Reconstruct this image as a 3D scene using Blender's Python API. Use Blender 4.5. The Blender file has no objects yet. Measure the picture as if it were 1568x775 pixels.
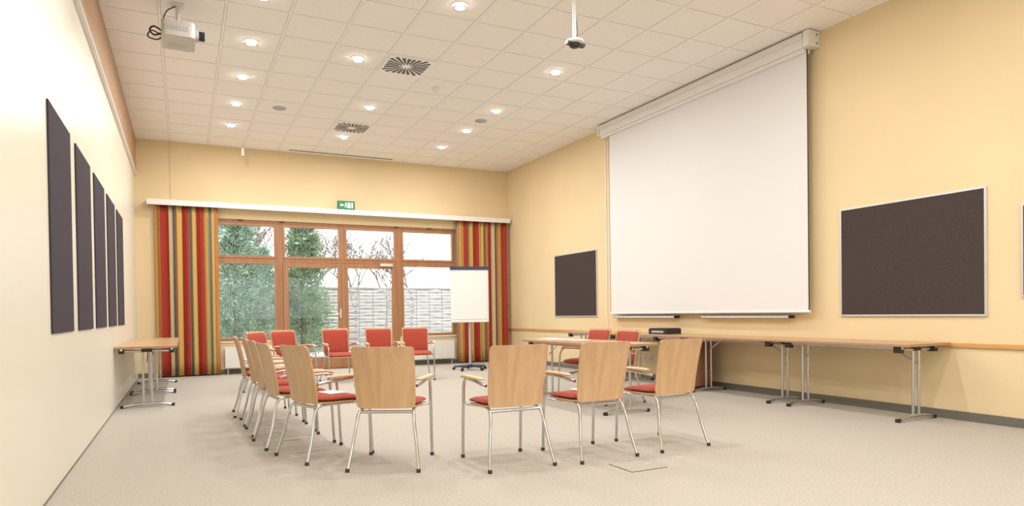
import bpy, math, random
import numpy as np
from mathutils import Vector, Matrix
random.seed(4); rng=np.random.default_rng(7)
XL,XR,YB,YF,H=-0.751,6.694,13.666,-4.0,4.327
ZOOM=None
scene=bpy.context.scene
scene.view_settings.view_transform='Standard'
try: scene.view_settings.look='None'
except Exception: pass

# ------------------------------------------------------------ materials
def mat(name,col,rough=.5,metal=0,spec=.5,noise=None,bump=None,emit=None,sheen=0):
    """noise=(scale,(sx,sy,sz),amount) ; bump=(scale,strength)"""
    m=bpy.data.materials.new(name);m.use_nodes=True
    nt=m.node_tree;b=nt.nodes['Principled BSDF'];L=nt.links.new
    b.inputs['Base Color'].default_value=(*col,1);b.inputs['Roughness'].default_value=rough
    b.inputs['Metallic'].default_value=metal;b.inputs['Specular IOR Level'].default_value=spec
    if sheen: b.inputs['Sheen Weight'].default_value=sheen
    tc=nt.nodes.new('ShaderNodeTexCoord')
    if noise:
        mp=nt.nodes.new('ShaderNodeMapping');mp.inputs['Scale'].default_value=noise[1]
        n=nt.nodes.new('ShaderNodeTexNoise');n.inputs['Scale'].default_value=noise[0];n.inputs['Detail'].default_value=4
        L(tc.outputs['Object'],mp.inputs[0]);L(mp.outputs[0],n.inputs['Vector'])
        r=nt.nodes.new('ShaderNodeValToRGB');a=noise[2]
        r.color_ramp.elements[0].position=.3;r.color_ramp.elements[1].position=.7
        r.color_ramp.elements[0].color=(*[c*(1-a) for c in col],1)
        r.color_ramp.elements[1].color=(*[min(1,c*(1+a)) for c in col],1)
        L(n.outputs['Fac'],r.inputs[0]);L(r.outputs[0],b.inputs['Base Color'])
    if bump:
        n2=nt.nodes.new('ShaderNodeTexNoise');n2.inputs['Scale'].default_value=bump[0];n2.inputs['Detail'].default_value=3
        L(tc.outputs['Object'],n2.inputs['Vector'])
        bp=nt.nodes.new('ShaderNodeBump');bp.inputs['Strength'].default_value=bump[1];bp.inputs['Distance'].default_value=.005
        L(n2.outputs['Fac'],bp.inputs['Height']);L(bp.outputs[0],b.inputs['Normal'])
    if emit:
        b.inputs['Emission Color'].default_value=(*emit[0],1);b.inputs['Emission Strength'].default_value=emit[1]
        m.cycles.emission_sampling='NONE'
    return m
def wood(name,c1,c2,axis,rough=.35,scale=9):
    m=bpy.data.materials.new(name);m.use_nodes=True
    nt=m.node_tree;b=nt.nodes['Principled BSDF'];L=nt.links.new
    tc=nt.nodes.new('ShaderNodeTexCoord');mp=nt.nodes.new('ShaderNodeMapping')
    s=[1,1,1];s[axis]=.07;mp.inputs['Scale'].default_value=s
    n=nt.nodes.new('ShaderNodeTexNoise');n.inputs['Scale'].default_value=scale;n.inputs['Detail'].default_value=2;n.inputs['Distortion'].default_value=.3
    mu=nt.nodes.new('ShaderNodeMath');mu.operation='MULTIPLY';mu.inputs[1].default_value=9
    fr=nt.nodes.new('ShaderNodeMath');fr.operation='PINGPONG';fr.inputs[1].default_value=1
    n2=nt.nodes.new('ShaderNodeTexNoise');n2.inputs['Scale'].default_value=scale*14;n2.inputs['Detail'].default_value=2
    mix=nt.nodes.new('ShaderNodeMath');mix.operation='MULTIPLY_ADD';mix.inputs[1].default_value=.45
    m3=nt.nodes.new('ShaderNodeMath');m3.operation='MULTIPLY';m3.inputs[1].default_value=.55
    r=nt.nodes.new('ShaderNodeValToRGB');r.color_ramp.elements[0].color=(*c1,1);r.color_ramp.elements[1].color=(*c2,1)
    r.color_ramp.elements[0].position=.15;r.color_ramp.elements[1].position=.85
    L(tc.outputs['Object'],mp.inputs[0]);L(mp.outputs[0],n.inputs['Vector']);L(mp.outputs[0],n2.inputs['Vector'])
    L(n.outputs['Fac'],mu.inputs[0]);L(mu.outputs[0],fr.inputs[0]);L(n2.outputs['Fac'],m3.inputs[0])
    L(fr.outputs[0],mix.inputs[0]);L(m3.outputs[0],mix.inputs[2]);L(mix.outputs[0],r.inputs[0])
    L(r.outputs[0],b.inputs['Base Color']);b.inputs['Roughness'].default_value=rough
    return m
M={}
M['wall']=mat('wall_yellow',(.79,.635,.39),.85,noise=(1.3,(1,1,1),.025),bump=(90,.15))
M['part']=mat('partition_cream',(.76,.725,.61),.35,noise=(.8,(1,1,1),.02))
M['beam']=wood('beam_wood',(.40,.235,.125),(.50,.31,.18),1,.45,5)
M['white']=mat('white_paint',(.82,.81,.80),.45)
M['tile']=mat('ceiling_tile',(.94,.92,.91),.95,noise=(60,(1,1,1),.03),bump=(140,.2))
M['tbar']=mat('ceiling_grid_metal',(.96,.955,.95),.5)
M['shadow_line']=mat('ceiling_painted_shadow',(.64,.62,.60),.9)  # grey strip with the shadow along the grid bars put into its colour
M['carpet']=mat('carpet_beige',(.475,.44,.385),1,spec=.1,noise=(60,(1,1,1),.11),bump=(350,.6))
M['base']=mat('baseboard_grey',(.15,.145,.12),.6)
M['dado']=wood('dado_wood',(.58,.30,.10),(.68,.39,.15),1,.4,6)
M['frame']=wood('window_wood',(.32,.145,.065),(.41,.205,.095),2,.4,8)
M['beechV']=wood('beech_back',(.52,.32,.165),(.64,.42,.235),2,.32,5)
M['beechY']=wood('beech_arm',(.60,.37,.19),(.70,.46,.26),1,.35,7)
M['top']=wood('table_beech',(.50,.31,.17),(.58,.385,.225),1,.3,5)
M['edge']=mat('table_edge',(.42,.25,.13),.4)
M['red']=mat('red_fabric',(.40,.07,.045),.9,spec=.2,noise=(220,(1,1,1),.15),bump=(500,.4),sheen=.1)
M['chrome']=mat('chrome_tube',(.60,.61,.62),.2,1)
M['black']=mat('black_plastic',(.02,.02,.022),.4)
M['grey']=mat('grey_plastic',(.45,.45,.46),.5)
M['felt']=mat('pinboard_felt',(.070,.053,.050),.95,spec=.15,noise=(160,(1,1,1),.35),bump=(300,.4))
M['feltL']=mat('panel_felt',(.058,.048,.060),.9,spec=.2,noise=(160,(1,1,1),.35),bump=(300,.4))
M['alu']=mat('aluminium',(.70,.70,.70),.4,.7)
M['screen']=mat('projection_fabric',(.78,.775,.775),.9,spec=.2)
M['paper']=mat('paper',(.86,.86,.84),.8)
M['navy']=mat('dark_blue_plastic',(.03,.04,.09),.4)
M['green']=mat('exit_green',(.01,.20,.09),.4,emit=((.01,.35,.15),.2))
M['signw']=mat('exit_white',(.9,.9,.9),.5,emit=((.9,1,.95),.3))
M['cab']=wood('cabinet_wood',(.24,.10,.055),(.31,.14,.08),2,.4,6)
M['lamp']=mat('lamp_glass',(1,1,1),.3,emit=((1,.95,.86),7))
M['fence']=mat('fence_wood',(.36,.345,.33),.9,noise=(6,(.5,.5,6),.25))
M['ground']=mat('gravel',(.42,.40,.35),1,noise=(12,(1,1,1),.3))
M['leaf']=mat('conifer_leaf',(.25,.36,.24),.7,noise=(3,(1,1,1),.55))
M['leaf2']=mat('conifer_leaf_blue',(.30,.42,.34),.7,noise=(3,(1,1,1),.5))
M['bark']=mat('bark',(.22,.18,.15),.9)
M['rad']=mat('radiator_white',(.80,.79,.76),.35)
M['proj']=mat('projector_body',(.55,.54,.51),.4)
M['lens']=mat('lens_dark',(.02,.02,.03),.08)
def glass():
    m=bpy.data.materials.new('window_glass');m.use_nodes=True;nt=m.node_tree;nt.nodes.clear()
    o=nt.nodes.new('ShaderNodeOutputMaterial');t=nt.nodes.new('ShaderNodeBsdfTransparent');g=nt.nodes.new('ShaderNodeBsdfGlossy')
    t.inputs[0].default_value=(.95,.97,.96,1);g.inputs['Roughness'].default_value=.01
    f=nt.nodes.new('ShaderNodeFresnel');f.inputs[0].default_value=1.45;x=nt.nodes.new('ShaderNodeMixShader')
    nt.links.new(f.outputs[0],x.inputs[0]);nt.links.new(t.outputs[0],x.inputs[1]);nt.links.new(g.outputs[0],x.inputs[2]);nt.links.new(x.outputs[0],o.inputs[0])
    return m
M['glass']=glass()
def curtain_mat():
    m=bpy.data.materials.new('striped_curtain');m.use_nodes=True;nt=m.node_tree;b=nt.nodes['Principled BSDF'];L=nt.links.new
    uv=nt.nodes.new('ShaderNodeUVMap');uv.uv_map='UVMap';sp=nt.nodes.new('ShaderNodeSeparateXYZ')
    fr=nt.nodes.new('ShaderNodeMath');fr.operation='FRACT';r=nt.nodes.new('ShaderNodeValToRGB');cr=r.color_ramp;cr.interpolation='CONSTANT'
    R=(.36,.045,.03);Y=(.60,.39,.12);G=(.20,.22,.17);O=(.48,.20,.07);C=(.58,.45,.25);B=(.17,.19,.20)
    seq=[(0,R),(.13,Y),(.23,G),(.29,Y),(.33,O),(.39,R),(.50,C),(.56,B),(.62,O),(.66,Y),(.75,R),(.85,G),(.91,Y)]
    cr.elements[0].color=(*seq[0][1],1);cr.elements[1].position=seq[1][0];cr.elements[1].color=(*seq[1][1],1)
    for p,c in seq[2:]:
        e=cr.elements.new(p);e.color=(*c,1)
    L(uv.outputs[0],sp.inputs[0]);L(sp.outputs[0],fr.inputs[0]);L(fr.outputs[0],r.inputs[0]);L(r.outputs[0],b.inputs['Base Color'])
    b.inputs['Roughness'].default_value=.85;b.inputs['Specular IOR Level'].default_value=.2
    return m
M['curtain']=curtain_mat()

# ------------------------------------------------------------ mesh builder
class MB:
    def __init__(s): s.v=[];s.f=[];s.m=[];s.sm=[];s.mats=[]
    def mi(s,k):
        if k not in s.mats:s.mats.append(k)
        return s.mats.index(k)
    def add(s,vs,fs,k,smooth=False,T=None):
        o=len(s.v);i=s.mi(k)
        s.v+=[tuple(T@Vector(v)) if T else tuple(v) for v in vs]
        for f in fs: s.f.append([a+o for a in f]);s.m.append(i);s.sm.append(smooth)
    def box(s,a,b,k,T=None):
        x0,y0,z0=a;x1,y1,z1=b
        s.add([(x0,y0,z0),(x1,y0,z0),(x1,y1,z0),(x0,y1,z0),(x0,y0,z1),(x1,y0,z1),(x1,y1,z1),(x0,y1,z1)],
              [(0,3,2,1),(4,5,6,7),(0,1,5,4),(1,2,6,5),(2,3,7,6),(3,0,4,7)],k,False,T)
    def tube(s,pts,r,k,n=10,sub=6,T=None,caps=True):
        P=[Vector(p) for p in pts]
        if sub>1 and len(P)>2:
            Q=[]
            for i in range(len(P)-1):
                p0=P[max(i-1,0)];p1=P[i];p2=P[i+1];p3=P[min(i+2,len(P)-1)]
                for j in range(sub):
                    t=j/sub
                    Q.append(.5*((2*p1)+(p2-p0)*t+(2*p0-5*p1+4*p2-p3)*t*t+(3*p1-p0-3*p2+p3)*t**3))
            Q.append(P[-1]);P=Q
        rs=r if isinstance(r,(list,tuple)) else None
        d=(P[1]-P[0]).normalized();u=d.orthogonal().normalized();vs=[]
        for i,p in enumerate(P):
            t=(P[min(i+1,len(P)-1)]-P[max(i-1,0)]).normalized()
            u=(u-t*u.dot(t)).normalized();w=t.cross(u)
            rr=(rs[0]+(rs[1]-rs[0])*i/(len(P)-1)) if rs else r
            for j in range(n):
                a=2*math.pi*j/n;vs.append(p+(u*math.cos(a)+w*math.sin(a))*rr)
        fs=[]
        for i in range(len(P)-1):
            for j in range(n):
                fs.append((i*n+j,i*n+(j+1)%n,(i+1)*n+(j+1)%n,(i+1)*n+j))
        s.add(vs,fs,k,True,T)
        if caps:
            s.add(vs[:n],[tuple(range(n))[::-1]],k,False,T);s.add(vs[-n:],[tuple(range(n))],k,False,T)
    def lathe(s,prof,c,k,n=28,T=None,smooth=True):
        vs=[];fs=[]
        for r,z in prof:
            for j in range(n):
                a=2*math.pi*j/n;vs.append((c[0]+r*math.cos(a),c[1]+r*math.sin(a),c[2]+z))
        for i in range(len(prof)-1):
            for j in range(n): fs.append((i*n+j,i*n+(j+1)%n,(i+1)*n+(j+1)%n,(i+1)*n+j))
        s.add(vs,fs,k,smooth,T)
    def pad(s,w,h,t,rad,fn,k,N=12,prof=None,taper=0,T=None):
        """rounded rect slab; fn(x,y,n)->xyz ; prof(m) half thickness factor"""
        prof=prof or (lambda m:1)
        def rr(a,b):
            x=a*w/2;y=b*h/2;qx=abs(x)-(w/2-rad);qy=abs(y)-(h/2-rad)
            if qx>0 and qy>0:
                l=math.hypot(qx,qy);qx*=rad/l;qy*=rad/l
                x=math.copysign(w/2-rad+qx,x);y=math.copysign(h/2-rad+qy,y)
            return x,y
        G=[]
        for i in range(N+1):
            for j in range(N+1):
                a=-1+2*i/N;b=-1+2*j/N
                a=math.copysign(1-(1-abs(a))**1.4,a);b=math.copysign(1-(1-abs(b))**1.4,b)
                m=max(abs(a),abs(b))
                if m<1e-6:x=y=0
                else:
                    x,y=rr(a/m,b/m);x*=m;y*=m
                x*=1+taper*y/h
                G.append((x,y,m))
        top=[fn(x,y,t/2*prof(m)) for x,y,m in G];bot=[fn(x,y,-t/2*prof(m)) for x,y,m in G]
        q=lambda i,j:i*(N+1)+j
        fs=[(q(i,j),q(i+1,j),q(i+1,j+1),q(i,j+1)) for i in range(N) for j in range(N)]
        s.add(top,fs,k,True,T);s.add(bot,[f[::-1] for f in fs],k,True,T)
        loop=[q(i,0) for i in range(N)]+[q(N,j) for j in range(N)]+[q(i,N) for i in range(N,0,-1)]+[q(0,j) for j in range(N,0,-1)]
        L=len(loop);vs=[top[a] for a in loop]+[bot[a] for a in loop]
        s.add(vs,[(i,i+L,(i+1)%L+L,(i+1)%L) for i in range(L)],k,True,T)
    def mesh(s,name):
        me=bpy.data.meshes.new(name);me.from_pydata(s.v,[],s.f)
        for k in s.mats: me.materials.append(M[k])
        me.polygons.foreach_set('material_index',s.m);me.polygons.foreach_set('use_smooth',s.sm);me.update();return me
    def obj(s,name,loc=(0,0,0),rz=0,bevel=0,parent=None):
        o=bpy.data.objects.new(name,s.mesh(name));bpy.context.collection.objects.link(o)
        o.location=loc;o.rotation_euler[2]=rz
        if bevel:
            b=o.modifiers.new('bevel','BEVEL');b.width=bevel;b.segments=2;b.limit_method='ANGLE'
        if parent:o.parent=parent
        return o
def empty(name,loc=(0,0,0),rz=0):
    o=bpy.data.objects.new(name,None);o.location=loc;o.rotation_euler[2]=rz;bpy.context.collection.objects.link(o);return o
def inst(me,name,loc,heading,bevel=0):
    o=bpy.data.objects.new(name,me);bpy.context.collection.objects.link(o);o.location=loc;o.rotation_euler[2]=-math.radians(heading)
    if bevel:
        b=o.modifiers.new('bevel','BEVEL');b.width=bevel;b.segments=2;b.limit_method='ANGLE'
    return o

# ------------------------------------------------------------ room shell
b=MB();b.box((XL-.3,YF-.3,-.2),(XR+.3,YB+.3,0),'carpet');b.obj('floor')
b=MB();b.box((XL-.3,YF-.3,H),(XR+.3,YB+.3,H+.15),'tile');b.obj('ceiling')
tx0=.765-.313;ty0=8.35-.3125
b=MB()
k=math.ceil((XL-tx0)/.627)
while tx0+k*.627<XR:
    x=tx0+k*.627;k+=1
    b.box((x-.017,YF,H-.002),(x+.017,YB,H),'shadow_line');b.box((x-.011,YF,H-.006),(x+.011,YB,H-.002),'tbar')
k=math.ceil((YF-ty0)/.625)
while ty0+k*.625<YB:
    y=ty0+k*.625;k+=1
    b.box((XL,y-.016,H-.0018),(XR,y+.016,H),'shadow_line');b.box((XL,y-.010,H-.0058),(XR,y+.010,H-.0018),'tbar')
b.box((XL+.0,YB-.03,H-.006),(XR,YB,H),'tbar');b.box((XR-.03,YF,H-.006),(XR,YB,H),'tbar')
b.obj('trim_ceiling_grid')
b=MB();b.box((XL-.3,YF,0),(XL,YB,H),'part')
b.obj('wall_left')
b=MB()
b.box((XL,YF,3.672),(XL+.03,YB,H),'beam');b.box((XL,YF,3.655),(XL+.045,YB,3.675),'white')
b.obj('trim_beam')
b=MB();b.box((XL,YF,0),(XL+.004,YB,.012),'base');b.obj('partition_gap_strip')  # dark strip painted for the shaded gap under the partition
b=MB();b.box((XR,YF-.3,0),(XR+.3,YB+.3,H),'wall');b.obj('wall_right')
b=MB();b.box((XR-.018,YF,0),(XR,YB,.085),'base');b.obj('baseboard_right',bevel=.003)
b=MB();b.box((XR-.022,YF,.70),(XR,YB,.745),'dado');b.obj('trim_dado',bevel=.004)
b=MB()
b.box((XL-.3,YB,0),(.40,YB+.3,H),'wall');b.box((5.42,YB,0),(XR,YB+.3,H),'wall')
b.box((.40,YB,2.95),(5.42,YB+.3,H),'wall');b.box((.40,YB,0),(1.71,YB+.3,.60),'wall');b.box((4.12,YB,0),(5.42,YB+.3,.60),'wall')
b.obj('wall_far')
b=MB();b.box((XL,YB-.018,0),(1.63,YB,.085),'base');b.box((4.2,YB-.018,0),(XR,YB,.085),'base');b.obj('baseboard_far')
# wall behind the viewpoint, unseen; window added to let in more daylight
b=MB()
b.box((XL-.3,YF-.3,0),(0,YF,H),'wall');b.box((6.0,YF-.3,0),(XR,YF,H),'wall');b.box((0,YF-.3,0),(6,YF,.9),'wall');b.box((0,YF-.3,2.9),(6,YF,H),'wall')
b.obj('wall_near')
b=MB()
for x in (0,1.96,3.96,5.92): b.box((x,YF-.15,.9),(x+.08,YF-.08,2.9),'frame')
b.box((0,YF-.15,.9),(6,YF-.08,.98),'frame');b.box((0,YF-.15,2.82),(6,YF-.08,2.9),'frame')
b.add([(0,YF-.11,.9),(6,YF-.11,.9),(6,YF-.11,2.9),(0,YF-.11,2.9)],[(0,1,2,3)],'glass')
b.obj('added_daylight_window')

# windows / doors on the back wall
def pane(b,x0,x1,z0,z1,y=YB+.085): b.add([(x0,y,z0),(x1,y,z0),(x1,y,z1),(x0,y,z1)],[(0,1,2,3)],'glass')
y0,y1=YB+.03,YB+.12
def sash(b,x0,x1,z0,z1,w=.05,zb=None):
    zb=zb or w
    b.box((x0,y0-.012,z0),(x0+w,y1-.02,z1),'frame');b.box((x1-w,y0-.012,z0),(x1,y1-.02,z1),'frame')
    b.box((x0+w,y0-.012,z0),(x1-w,y1-.02,z0+zb),'frame');b.box((x0+w,y0-.012,z1-w),(x1-w,y1-.02,z1),'frame')
    pane(b,x0+w,x1-w,z0+zb,z1-w)
def winframe(b,x0,x1,zb):
    b.box((x0,y0,zb),(x0+.05,y1,2.95),'frame');b.box((x1-.05,y0,zb),(x1,y1,2.95),'frame')
    b.box((x0+.05,y0,2.89),(x1-.05,y1,2.95),'frame');b.box((x0+.05,y0,2.155),(x1-.05,y1,2.215),'frame')
    b.box((x0+.05,y0,zb),(x1-.05,y1,zb+.03),'frame')
b=MB();winframe(b,.40,1.71,.60);sash(b,.45,1.66,.63,2.155);sash(b,.45,1.66,2.215,2.89)
b.box((.402,YB-.035,.60),(1.70,YB+.03,.62),'white');b.obj('window_1',bevel=.003)
b=MB();winframe(b,4.12,5.42,.60);sash(b,4.17,5.37,.63,2.155);sash(b,4.17,5.37,2.215,2.89)
b.box((4.13,YB-.035,.60),(5.418,YB+.03,.62),'white');b.obj('window_2',bevel=.003)
b=MB();winframe(b,1.711,4.119,0);b.box((2.91,y0,2.215),(2.97,y1,2.89),'frame')
sash(b,1.761,2.91,2.215,2.89);sash(b,2.97,4.069,2.215,2.89)
sash(b,1.765,2.935,.03,2.15,.10,.22);sash(b,2.94,4.065,.03,2.15,.10,.22)
b.box((2.90,y0-.025,.03),(2.96,y0-.012,2.15),'frame')
b.box((2.86,y0-.05,1.03),(2.885,y0-.012,1.22),'alu');b.tube([(2.872,y0-.02,1.12),(2.872,y0-.06,1.12),(2.76,y0-.065,1.12)],.009,'alu',sub=3)
b.box((3.7,y0-.06,2.10),(3.97,y0-.012,2.155),'alu')
for x in (1.0,1.76,4.07,4.8): b.box((x-.05,y0-.03,2.93),(x+.05,y0,2.95),'black')
b.obj('door_1',bevel=.003)

# pelmet/curtain rail, curtains
b=MB();b.box((-.56,YB-.24,3.115),(XR-.05,YB-.215,3.215),'white');b.box((-.56,YB-.215,3.19),(XR-.05,YB,3.215),'white')
b.box((-.56,YB-.215,3.115),(-.54,YB,3.19),'white');b.box((-.5,YB-.14,3.175),(XR-.1,YB-.11,3.19),'alu')
b.obj('curtain_rail',bevel=.003)
def curtain(name,x0,x1,yc,folds,seed):
    NX=320;NZ=12;z0,z1=.025,3.165;vs=[];us=[];u=0;prev=None
    for i in range(NX+1):
        t=i/NX;w=t*folds*2*math.pi
        for j in range(NZ+1):
            s=j/NZ;am=.75+.3*math.sin(t*17+seed*2)
            amp=(.054-.012*s)*am
            w2=w+.8*math.sin(t*8+seed)+.45*math.sin(t*21+seed)+.35*(1-s)*math.sin(t*14+2*seed)
            y=yc+amp*math.sin(w2)+.012*math.sin(w2*2.1+1)*(1-.5*s)
            x=x0+(x1-x0)*t+.018*math.sin(w2*2)*am
            vs.append((x,y,z0+(z1-z0)*s))
        p=Vector(vs[-1-NZ//2])
        if prev is not None:u+=(p-prev).length
        prev=p;us.append(u)
    fs=[(i*(NZ+1)+j,(i+1)*(NZ+1)+j,(i+1)*(NZ+1)+j+1,i*(NZ+1)+j+1) for i in range(NX) for j in range(NZ)]
    me=bpy.data.meshes.new(name);me.from_pydata(vs,[],fs);me.materials.append(M['curtain'])
    uv=me.uv_layers.new(name='UVMap')
    for l in me.loops: uv.data[l.index].uv=(us[l.vertex_index//(NZ+1)]/1.6+seed*.3,(l.vertex_index%(NZ+1))/NZ)
    for p in me.polygons:p.use_smooth=True
    o=bpy.data.objects.new(name,me);bpy.context.collection.objects.link(o)
    so=o.modifiers.new('s','SOLIDIFY');so.thickness=.003
    return o
curtain('striped_curtain',-.44,.60,YB-.125,8,1)
curtain('striped_curtain',5.36,6.60,YB-.125,9,2)

# radiators
for x0,x1 in ((.68,1.58),(4.28,5.28)):
    b=MB();b.box((x0,YB-.17,.12),(x1,YB-.155,.50),'rad')
    n=int((x1-x0)/.035)
    for i in range(n):
        x=x0+.01+i*(x1-x0-.02)/n;b.box((x,YB-.178,.14),(x+.017,YB-.17,.48),'rad')
    b.box((x0,YB-.16,.12),(x1,YB-.07,.50),'rad');b.box((x0-.004,YB-.175,.50),(x1+.004,YB-.065,.512),'rad')
    b.tube([(x0+.05,YB-.12,.12),(x0+.05,YB-.12,0)],.008,'rad',sub=1);b.tube([(x1-.05,YB-.12,.12),(x1-.05,YB-.12,0)],.008,'rad',sub=1)
    b.box((x0+.2,YB-.07,.2),(x0+.25,YB-.002,.4),'rad');b.box((x1-.25,YB-.07,.2),(x1-.2,YB-.002,.4),'rad')
    b.obj('radiator',bevel=.002)

# exit sign
b=MB();b.box((0,0,0),(.34,.05,.17),'black');b.box((.008,-.004,.008),(.332,0,.162),'green')
b.box((.20,-.007,.03),(.25,-.004,.14),'signw');b.box((.055,-.007,.075),(.13,-.004,.095),'signw')
b.add([(.04,-.006,.085),(.075,-.006,.05),(.075,-.006,.12)],[(0,1,2)],'signw')
b.lathe([(0,0),(.012,0)],(0,0,0),'signw',12,T=Matrix.Translation((.165,-.006,.13))@Matrix.Rotation(math.pi/2,4,'X'))
b.tube([(.165,-.005,.115),(.16,-.005,.08),(.145,-.005,.06),(.15,-.005,.035)],.007,'signw',6,3);b.tube([(.16,-.005,.08),(.18,-.005,.06),(.185,-.005,.035)],.007,'signw',6,3)
b.tube([(.14,-.005,.1),(.165,-.005,.108),(.19,-.005,.095)],.006,'signw',6,3);b.box((.27,-.007,.03),(.30,-.004,.14),'signw')
b.obj('exit_sign',(2.80,YB-.235,3.216))

# ------------------------------------------------------------ left wall felt panels
for i in range(5):
    b=MB();y=5.03+1.19*i;b.box((XL+.0005,y,1.0),(XL+.012,y+.90,2.48),'feltL');b.obj('acoustic_panel',bevel=.003)

# ------------------------------------------------------------ right wall
def board(y0,y1,z0,z1):
    b=MB();x=XR-.022;X=XR-.001
    b.box((x+.004,y0+.015,z0+.015),(X,y1-.015,z1-.015),'felt')
    for a,c in (((x,y0,z0),(X,y0+.02,z1)),((x,y1-.02,z0),(X,y1,z1)),((x,y0+.02,z0),(X,y1-.02,z0+.02)),((x,y0+.02,z1-.02),(X,y1-.02,z1))): b.box(a,c,'alu')
    b.obj('pinboard',bevel=.002)
board(3.55,5.08,1.0,2.21);board(10.01,11.53,1.0,2.22);board(1.75,3.27,1.17,2.0)
ps=empty('projection_screen',(0,0,0))
b=MB()
xs=XR-.12
b.box((xs-.003,5.42,1.07),(xs,9.43,4.12),'screen')
b.tube([(xs,5.40,1.06),(xs,9.45,1.06)],.017,'white',12,1)
b.box((xs-.004,5.405,1.07),(xs-.001,5.42,4.12),'black');b.box((xs-.004,9.43,1.07),(xs-.001,9.44,4.12),'black')
b.obj('fabric',parent=ps)
b=MB();b.box((XR-.19,5.42,4.13),(XR-.02,9.62,4.30),'white');b.box((XR-.205,5.42,4.23),(XR-.19,9.62,4.305),'white');b.box((XR-.17,5.42,4.085),(XR-.06,9.62,4.13),'white')
b.obj('housing',bevel=.008,parent=ps)
b=MB();b.box((XR-.20,5.33,4.13),(XR-.002,5.41,4.315),'white');b.box((XR-.20,9.63,4.13),(XR-.002,9.68,4.315),'white')
for z in (4.17,4.27):b.lathe([(0,0),(.012,0)],(0,0,0),'black',10,T=Matrix.Translation((XR-.06,5.328,z))@Matrix.Rotation(math.pi/2,4,'X'))
b.obj('bracket',bevel=.004,parent=ps)
for a,c in ((7.83,9.42),(5.73,7.25)):
    b=MB();b.box((XR-.10,a,.985),(XR-.002,c,.998),'alu');b.box((XR-.105,a,.985),(XR-.10,c,1.012),'alu')
    b.box((XR-.10,a-.006,.98),(XR-.002,a,1.015),'black');b.box((XR-.10,c,.98),(XR-.002,c+.006,1.015),'black')
    b.box((XR-.014,a,1.0),(XR-.002,c,2.2),'white');b.obj('whiteboard')
b=MB();b.box((XR-.012,9.70,.75),(XR-.001,9.72,4.3),'white');b.obj('cable_duct')
b=MB();b.box((-.18,YB-.012,3.22),(-.165,YB-.001,H-.03),'wall');b.obj('wall_conduit')
for y in (8.5,8.65,8.9):
    b=MB();b.box((XR-.012,y,.29),(XR-.001,y+.085,.375),'white');b.lathe([(.0,0),(.022,0),(.028,-.004)],(0,0,0),'grey',16,T=Matrix.Translation((XR-.013,y+.042,.332))@Matrix.Rotation(-math.pi/2,4,'Y'))
    b.obj('wall_socket',bevel=.003)

# ------------------------------------------------------------ ceiling equipment
def downlight_mesh():
    b=MB()
    b.lathe([(.062,0),(.064,-.012),(.088,-.009),(.095,0)],(0,0,0),'tbar')
    b.lathe([(0,-.008),(.061,-.006)],(0,0,0),'lamp')
    b.lathe([(.055,-.028),(.078,-.031),(.08,-.035),(.055,-.033)],(0,0,0),'tbar')
    b.lathe([(0,-.031),(.056,-.031)],(0,0,0),'lamp')
    for a in (0,2.1,4.2): b.tube([(.07*math.cos(a),.07*math.sin(a),-.006),(.07*math.cos(a),.07*math.sin(a),-.034)],.003,'chrome',6,1)
    return b.mesh('downlight')
dm=downlight_mesh()
ld=bpy.data.lights.new('lamp','AREA');ld.shape='DISK';ld.size=.14;ld.energy=25.5;ld.color=(1,.975,.945)
vis=[(.765,7.1),(.765,8.35),(.765,9.6),(.765,10.85),(.765,12.1),(2.02,8.35),(2.65,6.475),(2.65,10.225),(2.65,12.1),(4.53,12.1),(4.53,10.85),(4.53,9.6),(4.53,7.725)]
hid_fill=[(x,y) for x in (1.39,2.65,4.53) for y in (4.6,2.725,.85,-1.025,-2.9)]  # unseen downlights added outside the view to fill the room with light
for x,y in vis+hid_fill:
    e=empty('recessed_downlight',(x,y,H));o=bpy.data.objects.new('fixture',dm);bpy.context.collection.objects.link(o);o.parent=e
    l=bpy.data.objects.new('bulb',ld);bpy.context.collection.objects.link(l);l.parent=e;l.location=(0,0,-.045)
def vent(x,y):
    b=MB();s=.295
    b.box((-s,-s,-.012),(s,s,0),'tbar')
    for i in range(24):
        a=2*math.pi*(i+.5)/24;ca,sa=math.cos(a),math.sin(a);R=.265/max(abs(ca),abs(sa));R=min(R,.33)
        r0=.06 if i%2 else .10;w0=.008;w1=.024
        b.add([(r0*ca-w0*sa,r0*sa+w0*ca,-.0135),(r0*ca+w0*sa,r0*sa-w0*ca,-.0135),(R*ca+w1*sa,R*sa-w1*ca,-.0135),(R*ca-w1*sa,R*sa+w1*ca,-.0135)],[(0,1,2,3)],'black')
    b.lathe([(0,-.018),(.04,-.016),(.045,-.012)],(0,0,0),'tbar')
    b.obj('ceiling_vent',(x,y,H))
vent(2.65,8.35);vent(2.65,11.475)
b=MB();b.lathe([(.055,0),(.055,-.02),(.04,-.035),(.03,-.05),(0,-.055)],(0,0,0),'white');b.obj('smoke_detector',(3.275,8.975,H))
for x,y in ((1.39,10.85),(4.53,10.225)):
    b=MB();b.lathe([(.10,0),(.10,-.008),(.09,-.012),(.085,-.006),(0,-.006)],(0,0,0),'grey');b.obj('ceiling_speaker',(x,y,H))
b=MB();b.box((1.9,13.46,H-.014),(3.95,13.50,H-.006),'black');b.box((1.88,13.44,H-.010),(3.97,13.52,H-.003),'tbar');b.obj('trim_slot_diffuser')

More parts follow.
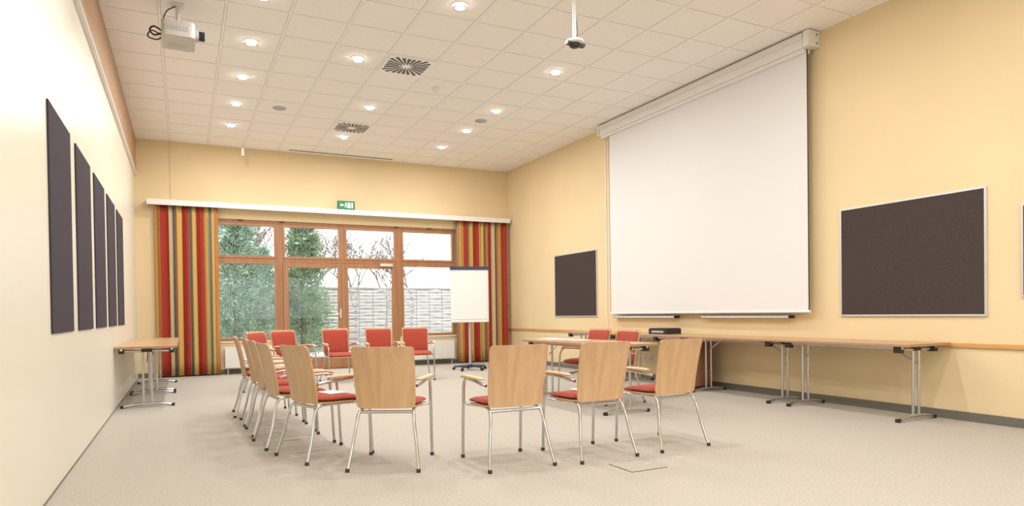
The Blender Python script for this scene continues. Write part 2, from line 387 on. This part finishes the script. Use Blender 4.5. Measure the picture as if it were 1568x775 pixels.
# projector
pe=empty('ceiling_projector',(0,7.70,0))
b=MB();fn=lambda x,y,n:(x,y,4.01+n)
b.pad(.31,.42,.15,.04,fn,'proj',N=12);b.obj('body',parent=pe,bevel=.01)
b=MB()
b.tube([(.15,-.10,4.0),(.245,-.10,4.0)],.048,'lens',20,1);b.tube([(.14,-.10,4.0),(.19,-.10,4.0)],.058,'grey',20,1)
for i in range(8): b.box((-.12+.028*i,-.213,3.985),(-.105+.028*i,-.209,4.035),'grey')
for i in range(6): b.box((-.1+.03*i,.02,3.933),(-.085+.03*i,.13,3.9355),'grey')
b.obj('lens',parent=pe)
b=MB();b.box((-.06,-.06,H-.012),(.06,.06,H-.006),'white');b.tube([(0,0,H-.01),(0,0,4.12)],.02,'alu',12,1);b.box((-.1,-.1,4.085),(.1,.1,4.097),'alu')
b.box((-.03,-.03,4.097),(.03,.03,4.16),'alu');b.obj('mount',parent=pe)
b=MB()
b.tube([(-.02,.02,H-.01),(-.10,.02,4.26),(-.14,0,4.15),(-.15,-.03,4.10)],.006,'black',8,5)
b.tube([(-.14,.0,4.03),(-.22,.02,4.08),(-.26,0,4.03),(-.22,-.04,3.97),(-.15,-.06,3.99)],.009,'black',8,6)
b.tube([(-.14,.05,4.0),(-.24,.06,4.05),(-.28,.05,3.98),(-.20,.0,3.94),(-.14,.0,3.98)],.007,'black',8,6);b.obj('cables',parent=pe)
# ceiling mount with small camera/microphone head
b=MB();b.box((-.05,-.05,H-.01),(.05,.05,H-.006),'white')
b.box((-.018,-.004,3.72),(-.006,.004,H-.01),'alu');b.box((.006,-.004,3.72),(.018,.004,H-.01),'alu')
for i in range(14): b.box((-.006,-.003,3.74+i*.042),(.006,.003,3.75+i*.042),'alu')
b.lathe([(0,3.71),(.03,3.71),(.085,3.69),(.095,3.675),(.085,3.665),(.03,3.66),(0,3.66)],(0,0,0),'white',24)
b.lathe([(.05,3.662),(.055,3.64),(.035,3.625),(0,3.625)],(0,0,0),'black',16)
b.box((.04,-.03,3.64),(.10,.02,3.67),'black');b.box((-.09,-.03,3.645),(-.05,.02,3.668),'black');b.tube([(.0,.0,3.70),(.05,.03,3.78),(.03,.02,3.95),(.01,0,4.1)],.004,'black',6,4)
b.obj('ceiling_microphone',(3.40,5.43,0))
b=MB();b.tube([(0,0,H-.006),(0,0,H-.12)],.005,'white',6,1);b.box((-.02,-.02,H-.26),(.02,.02,H-.12),'tbar');b.obj('ceiling_sensor',(1.03,13.2,0),bevel=.004)

# ------------------------------------------------------------ chairs
def chair_mesh():
    b=MB()
    def bk(off):
        def fn(x,y,n):
            s=(y+.22)/.44
            yy=-.185-.085*s-.05*(s-.45)**2+.55*x*x+off
            return (x,yy-n+0.0,.43+.44*s)
        return fn
    b.pad(.435,.44,.012,.03,bk(0),'beechV',N=14,taper=.07)
    def bkp(x,y,n):
        s=(y+.20)/.40;S=.06+.90*s
        return (x,-.185-.085*S-.05*(S-.45)**2+.55*x*x+.012+n,.43+.44*S)
    b.pad(.405,.385,.026,.03,bkp,'red',N=12,prof=lambda m:(1-m**6)**.5 if m<1 else 0,taper=.07)
    st=lambda z,o:(lambda x,y,n:(x,y+o,z+n-.025*((y-.0)/.22)**2*(1 if y>0 else -.2)))
    b.pad(.43,.385,.012,.06,st(.432,.045),'beechY',N=12)
    b.pad(.44,.395,.045,.07,st(.458,.048),'red',N=14,prof=lambda m:(1-m**5)**.5 if m<1 else 0)
    r=.0115;AZ=-.045
    for sx in (-1,1):
        b.tube([(sx*.175,.02,.415),(sx*.185,-.10,.417),(sx*.195,-.165,.40),(sx*.205,-.20,.33),(sx*.228,-.235,.17),(sx*.250,-.285,.012)],r,'chrome',10,6)
        b.tube([(sx*.240,.275,.012),(sx*.240,.262,.25),(sx*.240,.25,.42),(sx*.240,.238,.54),(sx*.242,.205,.638+AZ),(sx*.243,.15,.655+AZ),(sx*.243,.0,.650+AZ),(sx*.238,-.10,.640+AZ),(sx*.222,-.165,.63+AZ)],r,'chrome',10,6)
        b.tube([(sx*.175,.02,.415),(sx*.19,.10,.415),(sx*.24,.135,.42),(sx*.24,.20,.425),(sx*.24,.252,.425)],.009,'chrome',8,5)
        def ar(x,y,n,sx=sx):
            t=(y+.175)/.35
            return (sx*(.250+.02*math.sin(t*math.pi)-.025*(1-t)**3)+x,y+.055,.672+AZ+n-.028*max(0,t-.75)**2*16*.5+.006*math.sin(t*3))
        b.pad(.046,.35,.024,.018,ar,'beechY',N=10,prof=lambda m:(1-m**6)**.5*.9+.1 if m<1 else .1)
        b.lathe([(.015,0),(.015,.022),(.011,.026)],(sx*.250,-.286,0),'black',12);b.lathe([(.015,0),(.015,.022),(.011,.026)],(sx*.240,.275,0),'black',12)
    b.tube([(-.195,-.165,.402),(.195,-.165,.402)],r,'chrome',10,1)
    b.tube([(-.19,.10,.412),(.19,.10,.412)],.009,'chrome',8,1)
    return b.mesh('conference_chair')
cm=chair_mesh()
chairs=[(1.36,4.75,30),(2.11,4.38,2),(2.78,4.32,-2),(3.50,4.34,-4),(.98,5.31,72),(.84,5.97,84),(.82,6.64,88),(.81,7.28,90),(.77,7.95,92),
        (1.13,10.20,130),(1.49,10.62,152),(2.28,11.0,176),(2.92,10.78,184),(3.50,10.66,190),(4.73,7.38,-96),(4.62,6.62,-92)]
for x,y,hd in chairs: inst(cm,'conference_chair',(x,y,0),hd)
def sheet(x,y,z,rz,w=.21,d=.297,name='paper_booklet'):
    b=MB();b.box((-w/2,-d/2,0),(w/2,d/2,.004),'paper');b.box((-w/2+.01,-d/2+.01,.004),(w/2-.012,d/2-.006,.006),'paper');b.obj(name,(x,y,z),rz)
sheet(1.04,5.33,.482,.3,.15,.21);sheet(2.80,4.38,.482,.1,.15,.21)

# ------------------------------------------------------------ folding tables
def table_mesh(L,W,name,inset=(.14,.14)):
    """length along Y, width along X, origin centre"""
    b=MB();z=.75
    b.box((-W/2,-L/2,z-.028),(W/2,L/2,z),'top')
    b.box((-W/2-.002,-L/2-.002,z-.026),(W/2+.002,L/2+.002,z-.004),'edge')
    for sx in (-1,1): b.box((sx*(W/2-.06)-.015,-L/2+.1,z-.055),(sx*(W/2-.06)+.015,L/2-.1,z-.028),'chrome')
    for sy in (-1,1):
        y=sy*(L/2-inset[0 if sy<0 else 1])
        for dx in (-.045,.045):
            b.tube([(dx,y,.045),(dx,y,z-.06)],.014,'chrome',12,1)
        b.tube([(-W/2+.06,y,z-.06),(W/2-.06,y,z-.06)],.016,'chrome',10,1)
        b.tube([(-.27,y,.018),(-.2,y,.030),(-.1,y,.042),(.1,y,.042),(.2,y,.030),(.27,y,.018)],.017,'chrome',10,4)
        for sx in (-1,1):
            b.box((sx*.275-.018,y-.02,0),(sx*.275+.018,y+.02,.034),'black')
            b.box((sx*(W/2-.06)-.03,y-.035,z-.09),(sx*(W/2-.06)+.03,y+.035,z-.028),'black')
        b.tube([(0,y,z-.20),(0,y-sy*.12,z-.13),(0,y-sy*.26,z-.045)],.008,'chrome',8,3)
        b.box((-.06,y-.016,z-.075),(.06,y+.016,z-.028),'black')
    return b.mesh(name)
t16=table_mesh(1.55,.64,'folding_table');t16b=table_mesh(1.55,.64,'folding_table_b',(.62,.14))
XT=6.33
yy=3.86
for i in range(4):
    inst(t16b if i==2 else t16,'folding_table',(XT,yy+.775,0),0,bevel=.002);yy+=1.556
inst(table_mesh(1.80,.66,'folding_table_left'),'folding_table',(-.41,9.98,0),0,bevel=.002)
inst(table_mesh(1.74,.66,'folding_table_left'),'folding_table',(-.41,11.77,0),0,bevel=.002)
inst(table_mesh(1.95,.62,'folding_table_mid'),'folding_table',(4.22,6.62,0),0,bevel=.002)
sheet(4.2,7.1,.752,.3);sheet(4.25,6.8,.752,-.2);sheet(4.2,7.35,.752,.1)

# cabinet beneath the tables
b=MB();b.box((6.14,6.93,.06),(6.5,7.40,.64),'cab');b.box((6.16,6.95,0),(6.48,7.38,.06),'black')
b.box((6.13,6.94,.07),(6.14,7.16,.63),'cab');b.box((6.13,7.17,.07),(6.14,7.39,.63),'cab');b.box((6.115,7.13,.36),(6.13,7.145,.46),'alu')
b.obj('cabinet',bevel=.004)
b=MB();b.box((-.15,-.18,.0),(.15,.18,.075),'black');b.box((-.14,-.17,.075),(.14,.17,.085),'black');b.box((-.152,-.12,.02),(-.15,.12,.05),'grey')
b.obj('equipment_case',(6.35,7.75,.751),.1,bevel=.006)

# flipchart
fe=empty('flipchart',(4.93,11.78,0),math.radians(-14))
b=MB();b.box((-.37,-.02,.93),(.37,.0,1.98),'alu');b.box((-.355,-.024,.945),(.355,-.02,1.96),'paper')
b.box((-.33,-.036,.98),(.33,-.024,1.92),'paper');b.box((-.38,-.05,1.93),(.38,.01,1.99),'navy');b.box((-.36,-.06,.92),(.36,0,.94),'alu');b.obj('board',parent=fe,bevel=.003)
b=MB();b.tube([(0,.03,.06),(0,.03,1.2)],.022,'grey',14,1);b.tube([(0,.03,.5),(0,.03,1.6)],.015,'alu',12,1)
for i in range(5):
    a=2*math.pi*i/5+.3;c,s=math.cos(a),math.sin(a)
    b.tube([(0,.03,.085),(.32*c,.03+.32*s,.065)],[.024,.016],'navy',10,1)
    b.tube([(.32*c-.02*s,.03+.32*s+.02*c,.028),(.32*c+.02*s,.03+.32*s-.02*c,.028)],.028,'black',14,1)
b.lathe([(0,.12),(.05,.11),(.06,.05),(0,.05)],(0,.03,0),'navy',20);b.obj('stand',parent=fe)

# floor box
b=MB();b.box((-.15,-.14,0),(.15,.14,.003),'base');b.box((-.144,-.134,.003),(.144,.134,.0045),'carpet');b.box((.06,-.02,.0045),(.12,.02,.006),'grey');b.obj('floor_outlet_box',(2.85,3.79,0))

# ------------------------------------------------------------ outdoors
b=MB();b.add([(-25,YB+.31,-.12),(35,YB+.31,-.12),(35,50,-.12),(-25,50,-.12)],[(0,1,2,3)],'ground');b.add([(-25,-40,-.12),(35,-40,-.12),(35,YF-.31,-.12),(-25,YF-.31,-.12)],[(0,1,2,3)],'ground');b.obj('ground_outside')
b=MB();FY=20.5
for p in range(9):
    x0=-3+p*1.85
    b.box((x0-.045,FY-.045,-.12),(x0+.045,FY+.045,2.05),'fence')
    z=-.02;i=0
    while z<1.9:
        for q in range(4):
            xa=x0+.05+q*.4375
            s=1 if (q+i)%2 else -1
            ym=FY+s*.03
            b.add([(xa,FY,z),(xa+.22,ym,z),(xa+.4375,FY,z),(xa,FY,z+.098),(xa+.22,ym,z+.098),(xa+.4375,FY,z+.098)],[(0,1,4,3),(1,2,5,4)],'fence')
        z+=.103;i+=1
    for q in range(1,4): b.box((x0+.05+q*.4375-.012,FY-.02,-.1),(x0+.05+q*.4375+.012,FY+.02,1.93),'fence')
    b.box((x0+.03,FY-.03,1.9),(x0+1.82,FY+.03,1.95),'fence')
b.obj('garden_fence')
def conifer(name,x,y,hh,r,n,key,seed,pw=.75):
    """feathery conifer: sprays of narrow needles on upswept branches"""
    g=np.random.default_rng(seed);b=MB();b.tube([(0,0,-.0),(0,0,hh*.9)],[.09,.02],'bark',8,1)
    nb=n//40;t=g.random(nb)**.8*.97;z0=t*hh;a=g.random(nb)*2*np.pi
    R=r*(1-t)**pw*(.6+.65*g.random(nb))*(.5+.5*np.minimum(1,z0/.4+.5))
    d=np.stack([np.cos(a),np.sin(a),np.full(nb,.75)],1)
    d=np.repeat(d,40,0);R=np.repeat(R,40);Z=np.repeat(z0,40);N=len(R)
    s=.35+.65*g.random(N);p=d*(R*s)[:,None]+g.normal(0,.055,(N,3));p[:,2]+=Z
    u=d+g.normal(0,.5,(N,3));u/=np.linalg.norm(u,axis=1)[:,None]
    w=np.cross(u,g.normal(0,1,(N,3)));w/=np.linalg.norm(w,axis=1)[:,None]
    l=(.05+.06*g.random(N))[:,None]
    V=np.stack([p-w*.006,p+u*l*.4+w*.011,p+u*l,p+u*l*.4-w*.011],1).reshape(-1,3)
    b.add([tuple(v) for v in V.tolist()],[(i*4,i*4+1,i*4+2,i*4+3) for i in range(N)],key)
    return b.obj(name,(x,y,-.12))
conifer('thuja_tree',1.15,17.3,3.7,1.0,40000,'leaf2',1,.6)
conifer('thuja_tree',2.75,17.6,4.1,.76,38000,'leaf',2,.65)
conifer('thuja_tree',-.2,18.0,4.6,1.0,20000,'leaf',5)
conifer('thuja_tree',2.0,19.4,3.1,.7,18000,'leaf2',6)
def bare(name,x,y,seed,hh=4.5):
    r=random.Random(seed);b=MB()
    def br(p,d,l,rad,dep):
        q=p+d*l;mid=p+d*l*.5+Vector((r.uniform(-1,1),r.uniform(-1,1),0))*l*.06
        b.tube([p,mid,q],[rad,rad*.65],'bark',5,2,caps=False)
        if dep:
            for _ in range(3):
                nd=(d+Vector((r.uniform(-.8,.8),r.uniform(-.8,.8),r.uniform(-.1,.5)))).normalized();br(p+d*l*r.uniform(.6,1),nd,l*.68,rad*.66,dep-1)
    br(Vector((0,0,0)),Vector((0,0,1)),hh*.36,.055,5);return b.obj(name,(x,y,-.12))
bare('bare_tree',5.4,23,3,5.2);bare('bare_tree',7.6,23.5,8,4.8);bare('bare_tree',3.7,22.5,11,5.5);bare('bare_tree',1.6,21.5,21,5.5);bare('bare_tree',6.5,23,14,4.8)

# ------------------------------------------------------------ world, daylight
w=bpy.data.worlds.new('overcast');scene.world=w;w.use_nodes=True
bg=w.node_tree.nodes['Background'];bg.inputs[0].default_value=(.95,.975,1,1);bg.inputs[1].default_value=3.9

# ------------------------------------------------------------ camera
f,yaw,pit,rol,cy=1035.0,math.radians(26.353),math.radians(-.683),math.radians(-.783),501.1
F=Vector((math.sin(yaw)*math.cos(pit),math.cos(yaw)*math.cos(pit),math.sin(pit)))
R0=Vector((math.cos(yaw),-math.sin(yaw),0));U0=R0.cross(F)
R=R0*math.cos(rol)+U0*math.sin(rol);U=U0*math.cos(rol)-R0*math.sin(rol)
cd=bpy.data.cameras.new('camera');co=bpy.data.objects.new('camera',cd);bpy.context.collection.objects.link(co)
mw=Matrix((R,U,-F)).transposed().to_4x4();mw.translation=(0,0,1.094);co.matrix_world=mw
cd.sensor_width=36;cd.lens=f/1600*36;cd.shift_y=(cy-395.5)/1600;cd.clip_start=.05
if ZOOM:
    tx,ty,z=ZOOM;cd.lens*=z;cd.shift_x=(tx-800)/1600*z;cd.shift_y=(cy-ty)/1600*z
scene.camera=co
